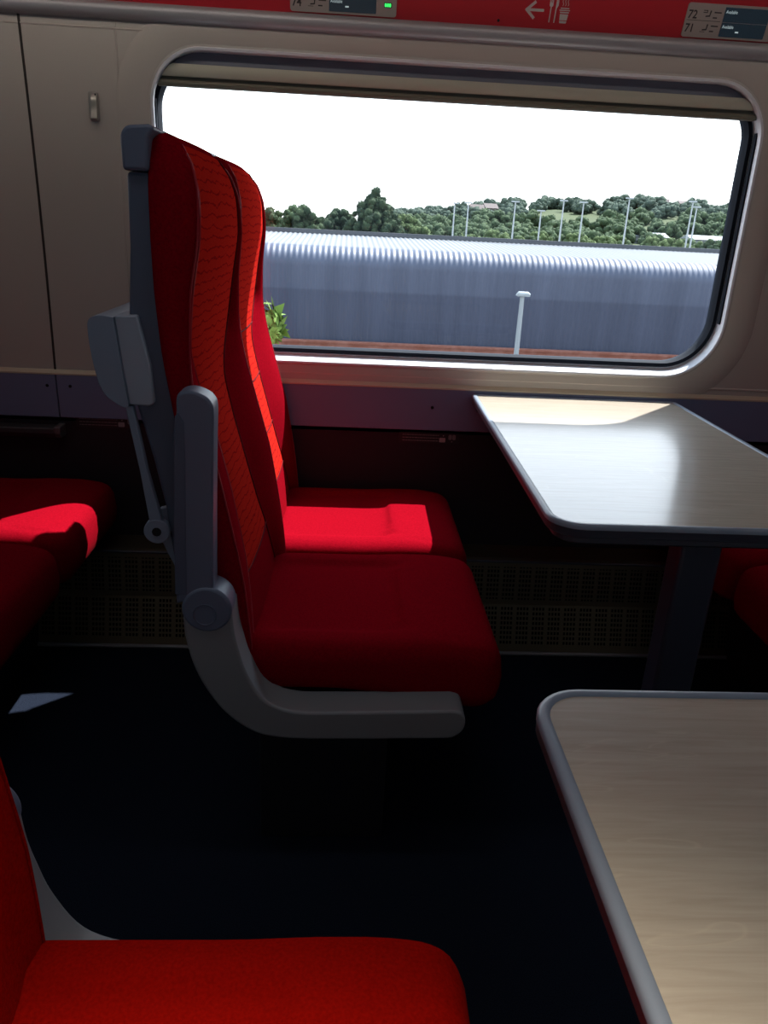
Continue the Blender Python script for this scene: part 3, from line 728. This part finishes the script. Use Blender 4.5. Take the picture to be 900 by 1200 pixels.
# track-side: ballast strip near the shed foot
def m_shed():
    m = mat('corrugated_grey', (.11, .125, .17), .55, spec=.4); nt = m.node_tree; b = nt.nodes['Principled BSDF']; tc = nt.nodes['Texture Coordinate']
    mp = nt.nodes.new('ShaderNodeMapping'); mp.inputs['Scale'].default_value = (.9, .02, .05); nt.links.new(tc.outputs['Object'], mp.inputs[0])
    n = nt.nodes.new('ShaderNodeTexNoise'); n.inputs['Scale'].default_value = 1.6; n.inputs['Detail'].default_value = 4; nt.links.new(mp.outputs[0], n.inputs['Vector'])
    r = nt.nodes.new('ShaderNodeValToRGB'); r.color_ramp.elements[0].position = .3; r.color_ramp.elements[1].position = .7
    r.color_ramp.elements[0].color = (.082, .102, .165, 1); r.color_ramp.elements[1].color = (.118, .143, .22, 1); nt.links.new(n.outputs['Fac'], r.inputs['Fac'])
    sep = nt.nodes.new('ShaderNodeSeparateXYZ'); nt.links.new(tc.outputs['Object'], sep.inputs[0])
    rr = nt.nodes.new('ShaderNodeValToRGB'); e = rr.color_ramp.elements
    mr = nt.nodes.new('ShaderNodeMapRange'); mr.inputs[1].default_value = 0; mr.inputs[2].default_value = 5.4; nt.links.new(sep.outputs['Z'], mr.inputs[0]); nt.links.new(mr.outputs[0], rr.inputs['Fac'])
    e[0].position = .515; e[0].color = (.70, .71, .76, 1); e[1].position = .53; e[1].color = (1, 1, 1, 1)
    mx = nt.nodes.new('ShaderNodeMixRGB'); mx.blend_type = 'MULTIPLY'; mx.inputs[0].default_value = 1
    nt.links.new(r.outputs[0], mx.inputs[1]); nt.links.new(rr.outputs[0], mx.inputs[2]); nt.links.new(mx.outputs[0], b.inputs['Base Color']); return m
sx0 = 8
sh = empty('corrugated_shed', 'long grey corrugated shed with rounded eaves running beside the line', 'building', (sx0, 36.5, GZ))
prof = [(0, 0), (0, 1.3), (0, 2.75), (0, 2.85), (0, 3.85)] + [(1.1 - 1.1 * math.cos(math.radians(a)), 3.85 + .88 * math.sin(math.radians(a))) for a in range(8, 88, 8)] + [(1.6, 4.755), (4, 4.86), (8, 5.06)]
nrm = []
for i, p in enumerate(prof):
    a = prof[max(0, i - 1)]; b = prof[min(len(prof) - 1, i + 1)]; t = Vector((b[0] - a[0], b[1] - a[1])).normalized(); nrm.append((-t.y, t.x))
bm = bmesh.new(); cols = []; XA, XB_ = -24, 40; per = .26
nx = int((XB_ - XA) / per * 6)
for i in range(nx + 1):
    x = XA + (XB_ - XA) * i / nx; wv = .021 * math.cos(2 * math.pi * x / per)
    cols.append([bm.verts.new((x, p[0] + n_[0] * wv, p[1] + n_[1] * wv)) for p, n_ in zip(prof, nrm)])
for a, b in zip(cols, cols[1:]): ring_faces(bm, a, b, False)
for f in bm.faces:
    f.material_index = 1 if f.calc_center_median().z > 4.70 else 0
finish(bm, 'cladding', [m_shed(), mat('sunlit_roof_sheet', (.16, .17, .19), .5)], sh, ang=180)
bm = bmesh.new(); box(bm, XA, XB_, 8.0, 8.3, 4.0, 5.28); finish(bm, 'parapet', mat('parapet_grey', (.11, .12, .14), .8), sh, sm=False)
bm = bmesh.new(); box(bm, XA, XB_, 2.6, 8.3, 0, 4.55); box(bm, XA, XB_, .1, 8.3, 0, 3.0); finish(bm, 'inner_wall', mat('shed_core', (.05, .05, .06), .9), sh, sm=False)
bm = bmesh.new(); box(bm, XA, XB_, -1.2, -.9, 0, .60); box(bm, XA, XB_, -1.25, -.85, .60, .68); kb = finish(bm, 'low_brick_wall', gmat('orange_brick', (.34, .12, .08), (.46, .20, .15), 3), None, sm=False, loc=(sx0, 36.5, GZ)); tag(kb, 'low orange-red brick wall along the foot of the corrugated shed', 'wall')
bm = bmesh.new(); box(bm, XA, XB_, -7, -1.25, 0, .15); struct(finish(bm, 'road', mat('service_road_grey', (.06, .07, .10), .8), None, sm=False, loc=(sx0, 36.5, GZ)))

# near lamp post
lp = empty('lamp_post', 'pale flat-headed lamp post standing in front of the corrugated shed', 'lamp post', (4.43, 20, GZ))
lm = mat('galvanised_post', (.42, .47, .50), .5)
bm = bmesh.new(); tube(bm, [(0, 0, 0), (0, 0, 4.3)], lambda t: lerp(.085, .055, t), 12); finish(bm, 'pole', lm, lp)
bm = bmesh.new(); tube(bm, [(-.13, 0, 4.30), (-.10, 0, 4.36), (.13, 0, 4.36), (.17, 0, 4.32)], .055, 10); box(bm, -.14, .18, -.09, .09, 4.30, 4.36); finish(bm, 'lamp_head', lm, lp)
# distant masts
DM = 150
mm = mat('white_mast', (.75, .8, .82), .6)
def mast_mesh(h):
    bm = bmesh.new(); tube(bm, [(0, 0, 0), (0, 0, h)], lambda t: lerp(.20, .11, t), 6); me = bpy.data.meshes.new('mast'); bm.to_mesh(me); bm.free(); me.materials.append(mm); return me
hm = bpy.data.meshes.new('mast_head'); bm = bmesh.new(); box(bm, -.7, .7, -.2, .2, 0, .22); bm.to_mesh(hm); bm.free(); hm.materials.append(mm)
for (x, zt) in ((30.1, 5.2), (39.0, 5.8), (42.7, 5.7), (51.1, 6.8), (63.0, 6.8), (63.9, 5.9), (19.0, 4.4), (21.5, 4.6), (35.0, 3.9)):
    me = mast_mesh(zt - GZ)
    o = empty('floodlight_mast', 'thin pale lighting mast among the trees beyond the shed', 'mast', (x, DM, GZ), group='lighting masts beyond the shed')
    a = bpy.data.objects.new('pole', me); a.parent = o; COL.objects.link(a); b = bpy.data.objects.new('lamp_head', hm); b.parent = o; b.location = (0, 0, zt - GZ); COL.objects.link(b)
# white sheds at the foot of the hill
ws = mat('white_shed_wall', (.30, .33, .36), .7); wr = mat('white_shed_roof', (.40, .43, .46), .7)
for (x, y, L_, h, lab) in ((112, 300, 14, 4.6, 'low pale industrial shed between trees at the foot of the hill'), (136, 300, 16, 4.5, 'long white industrial shed at the far right foot of the hill')):
    o = empty('industrial_shed', lab, 'building', (x, y, GZ))
    bm = bmesh.new(); box(bm, -L_ / 2, L_ / 2, 0, 10, 0, h); finish(bm, 'wall', ws, o, sm=False)
    bm = bmesh.new(); prism_x(bm, [(-.5, h), (5, h + 1.5), (10.5, h)], -L_ / 2 - .4, L_ / 2 + .4); finish(bm, 'roof', wr, o, sm=False)

# hill
def hill_z(x, y):
    ridge = interp(x, [-200, 0, 40, 100, 160, 230, 300, 500], [-4.8, -4, 2, 10, 14.5, 14, 12, 8])
    return GZ + (ridge - GZ) * smooth(230, 520, y) + 1.2 * noise.noise(Vector((x * .012, y * .012, 0)))
bm = bmesh.new(); NX, NY = 60, 34
g = [[bm.verts.new((lerp(-200, 600, i / NX), lerp(215, 800, j / NY), hill_z(lerp(-200, 600, i / NX), lerp(215, 800, j / NY)) - (.6 if j == 0 else 0))) for i in range(NX + 1)] for j in range(NY + 1)]
for j in range(NY):
    for i in range(NX): bm.faces.new((g[j][i], g[j][i + 1], g[j + 1][i + 1], g[j + 1][i]))
struct(finish(bm, 'hill', gmat('hill_grass', (.075, .105, .045), (.11, .135, .06), .02)))

# trees
def leafy(name, c1, c2): return gmat(name, c1, c2, .8)
TM = [leafy('leaf_dark', (.03, .06, .035), (.075, .115, .055)), leafy('leaf_mid', (.05, .085, .045), (.11, .16, .075)), leafy('leaf_light', (.08, .125, .05), (.16, .22, .085)), leafy('leaf_far', (.07, .105, .085), (.12, .165, .115))]  # the last, bluish leaf tone has distance haze mixed into its colour
def crown_mesh(seed, n, rx, rz, zc, blob, cone=False, leaf=0, lf=.22):
    lf_ = lambda r: r * lf
    rnd = random.Random(seed); bm = bmesh.new()
    for k in range(n):
        while True:
            p = Vector((rnd.uniform(-1, 1), rnd.uniform(-1, 1), rnd.uniform(-1, 1)))
            if .25 < p.length < 1: break
        if cone: 
            f = 1 - ((p.z + 1) / 2) ** 1.6 * .8; p.x *= f; p.y *= f
        c = Vector((p.x * rx, p.y * rx, zc + p.z * rz)); r = blob * rnd.uniform(.6, 1.25)
        ret = bmesh.ops.create_icosphere(bm, subdivisions=2 if leaf else 1, radius=r, matrix=Matrix.Translation(c) @ Matrix.Rotation(rnd.uniform(0, 6), 4, 'Z'))
        for v in ret['verts']:
            d = v.co - c; v.co = c + d * (1 + .45 * noise.noise(v.co * (2.2 / r)))
        if leaf:
            for _ in range(leaf):
                d = Vector((rnd.gauss(0, 1), rnd.gauss(0, 1), rnd.gauss(0, 1))).normalized(); q = c + d * r * rnd.uniform(.9, 1.3); s = lf_(r)
                e1 = Vector((rnd.gauss(0, 1), rnd.gauss(0, 1), rnd.gauss(0, 1))).normalized(); e2 = e1.cross(d)
                if e2.length < .1: continue
                e2.normalize(); bm.faces.new([bm.verts.new(q + e1 * s), bm.verts.new(q + e2 * s * .5), bm.verts.new(q - e1 * s), bm.verts.new(q - e2 * s * .5)])
    me = bpy.data.meshes.new('crown'); bm.to_mesh(me); bm.free()
    for p in me.polygons: p.use_smooth = True
    return me
bark = mat('bark', (.05, .04, .03), .9)
bm = bmesh.new(); tube(bm, [(0, 0, 0), (.1, 0, 2), (0, 0, 5)], lambda t: lerp(.35, .15, t), 8); trunk_me = bpy.data.meshes.new('trunk'); bm.to_mesh(trunk_me); bm.free(); trunk_me.materials.append(bark)
CACHE = {}
def put_tree(me, m, x, y, z, s, label, group=None, trunk=True, sz=1):
    key = (me.name, m.name)
    if key not in CACHE:
        CACHE[key] = me.copy(); CACHE[key].materials.append(m)
    me2 = CACHE[key]
    o = empty('tree', label, 'tree', (x, y, z), (0, 0, random.uniform(0, 6)), group); o.scale = (s, s, s * sz)
    c = bpy.data.objects.new('crown', me2); c.parent = o; COL.objects.link(c)
    if trunk: t = bpy.data.objects.new('trunk', trunk_me); t.parent = o; COL.objects.link(t)
big = crown_mesh(1, 260, 5.0, 4.1, 5.0, .52, True, 90, .26)
mid = crown_mesh(2, 120, 2.8, 2.7, 4.3, .5, False, 80, .26)
put_tree(big, TM[0], 3.6, 118, GZ, 1.05, 'tall dark pointed tree rising over the shed roof', trunk=True)
for (x, y, s, mi, lab) in ((-11.0, 122, .95, 1, 'green tree beside the headrest, farthest left over the shed roof'),
                           (-6.6, 116, 1.02, 1, 'rounded green tree left of the tall dark tree'),
                           (-2.2, 124, 1.0, 0, 'dark rounded tree touching the tall dark tree'),
                           (8.6, 121, .95, 2, 'olive brown-green tree just right of the tall dark tree')):
    put_tree(mid, TM[mi], x, y, GZ, s * 1.03, lab)
small = crown_mesh(3, 50, 2.5, 2.0, 3.2, .62, False, 50, .24)
rnd = random.Random(5)
for k in range(26):
    x = lerp(11, 74, k / 25) + rnd.uniform(-1, 1); s = rnd.uniform(.78, 1.05) * .95
    put_tree(small, TM[2 if k % 3 else 1], x, 158 + rnd.uniform(-6, 14), GZ, s, 'bright green bushy tree just beyond the shed roof', 'green trees just beyond the shed', False)
far = [crown_mesh(10 + k, 26, 3.7, 2.5, 3.0, 1.25, False, 40, .26) for k in range(3)]
cnt = 0; PL = []
for k in range(6000):
    if cnt >= 270: break
    y = rnd.uniform(240, 540); x = y * rnd.uniform(.03, .50)
    z = hill_z(x, y)
    # the open field stays clear
    u = x / y
    el = (z - 1.154) / y
    if .215 < u < .318 and (z + 3.2 - 1.154) / y > .0110 and el < .0162: continue
    if any((x - a) ** 2 + (y - b) ** 2 < (2.6 * (c + math.sqrt(y / 420))) ** 2 for a, b, c in PL): continue
    if any((x - a) ** 2 + (y - b) ** 2 < 130 for a, b in ((66, 430), (74, 436), (182, 520), (190, 524), (199, 520), (214, 526), (222, 528))): continue
    if y > 505 and 58 < x < 240 and rnd.random() < .4: continue
    if y < 300 and .33 < u < .48 and rnd.random() < .8: continue
    s = rnd.uniform(.75, 1.25) * (y / 420) ** .5; PL.append((x, y, s))
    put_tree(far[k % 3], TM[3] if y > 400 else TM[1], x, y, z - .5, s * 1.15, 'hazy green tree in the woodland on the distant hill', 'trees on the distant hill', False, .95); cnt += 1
# houses along the ridge
hw_ = mat('house_wall', (.20, .17, .15), .8); hr_ = mat('house_roof', (.13, .09, .085), .8)
for k, (x, y) in enumerate(((66, 430), (74, 436), (182, 520), (190, 524), (199, 520), (214, 526), (222, 528))):
    o = empty('house', 'small brown-roofed house among the trees on the hilltop', 'house', (x, y, hill_z(x, y)), (0, 0, rnd.uniform(-.4, .4)), 'houses on the hilltop')
    bm = bmesh.new(); box(bm, -3.5, 3.5, -3, 3, 0, 5.0); finish(bm, 'wall', hw_, o, sm=False)
    bm = bmesh.new(); prism_x(bm, [(-3.5, 5), (0, 7.4), (3.5, 5)], -3.8, 3.8); finish(bm, 'roof', hr_, o, sm=False)
# bush close to the train
bush = crown_mesh(40, 170, 1.05, 2.45, 2.62, .15, False, 110, .6)
bush.materials.append(leafy('leaf_bright', (.09, .20, .03), (.34, .48, .12)))
bo = bpy.data.objects.new('bush', bush); COL.objects.link(bo); bo.location = (-1.0, 9.0, GZ - .05); tag(bo, 'bright green bush outside, low behind the window seat', 'bush')

# outdoor colours scaled down to offset the strong sky: exposure put into colour
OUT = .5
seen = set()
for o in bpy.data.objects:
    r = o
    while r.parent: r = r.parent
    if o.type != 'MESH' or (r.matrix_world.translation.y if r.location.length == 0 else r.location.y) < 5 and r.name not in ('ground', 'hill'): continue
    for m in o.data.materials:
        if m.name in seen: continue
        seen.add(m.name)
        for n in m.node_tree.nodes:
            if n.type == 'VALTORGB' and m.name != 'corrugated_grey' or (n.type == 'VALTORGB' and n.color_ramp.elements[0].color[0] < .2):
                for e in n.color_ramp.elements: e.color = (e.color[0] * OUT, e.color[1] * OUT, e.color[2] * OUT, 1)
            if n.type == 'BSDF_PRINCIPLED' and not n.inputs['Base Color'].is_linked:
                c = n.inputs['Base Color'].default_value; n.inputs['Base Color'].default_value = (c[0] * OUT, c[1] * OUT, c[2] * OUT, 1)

# ------------------------------------------------------------------ light
wd = bpy.data.worlds.new('World'); SC.world = wd; wd.use_nodes = True; nt = wd.node_tree; bg = nt.nodes['Background']
tc = nt.nodes.new('ShaderNodeTexCoord'); sep = nt.nodes.new('ShaderNodeSeparateXYZ'); nt.links.new(tc.outputs['Generated'], sep.inputs[0])
rp = nt.nodes.new('ShaderNodeValToRGB'); rp.color_ramp.elements[0].position = 0; rp.color_ramp.elements[0].color = (1, 1, 1, 1); rp.color_ramp.elements[1].position = .7; rp.color_ramp.elements[1].color = (.62, .80, 1, 1)
nt.links.new(sep.outputs['Z'], rp.inputs['Fac']); nt.links.new(rp.outputs[0], bg.inputs['Color']); bg.inputs['Strength'].default_value = 3.2
sun = bpy.data.lights.new('sun', 'SUN'); so = bpy.data.objects.new('sun', sun); COL.objects.link(so)
sun.energy = 15.5; sun.angle = math.radians(.6); sun.color = (1, .97, .93)
so.rotation_euler = Vector((.47, .51, 1)).to_track_quat('Z', 'Y').to_euler(); so.location = (3, 6, 6)
def area(name, loc, rot, sx, sy, e, col, portal=False):
    l = bpy.data.lights.new(name, 'AREA'); l.shape = 'RECTANGLE'; l.size = sx; l.size_y = sy; l.energy = e; l.color = col
    if portal: l.cycles.is_portal = True
    o = bpy.data.objects.new(name, l); COL.objects.link(o); o.location = loc; o.rotation_euler = rot; return o
for d in offs:
    area('window_portal', (.27 + d, YW + .09, 1.15), (-math.pi / 2, 0, 0), 1.5, .74, 1, (1, 1, 1), True)
for x in (-1.8, 0, 1.8): area('ceiling_light', (x, .88, 2.10), (0, 0, 0), 1.5, .12, 1.0, (.86, .93, 1)).data.spread = math.radians(120)  # added fill along the aisle to lift surfaces facing up, no fitting there
nl = area('rack_light', (-.18, .12, 1.80), (math.radians(-3), 0, 0), .7, .2, 4.4, (1, .88, .72)); nl.data.spread = math.radians(48)  # added overhead fill that brightens the near seat and table
for d in offs: area('window_light', (.27 + d, YN + .03, 1.18), (math.pi / 2 + .25, 0, math.pi), 1.4, .6, 3.4, (.50, .72, 1))  # added lamps on the windowless near wall, standing in for daylight
# added unseen fill lamps below the rack, washing the window wall
for x in (-2.1, -.7, .7, 2.1):
    wl = area('under_rack_strip_light', (x, 1.72, 1.78), (math.radians(58), 0, 0), 1.35, .03, 1.6 if x < 0 else .8, (1, .92, .80)); wl.data.spread = math.radians(150)
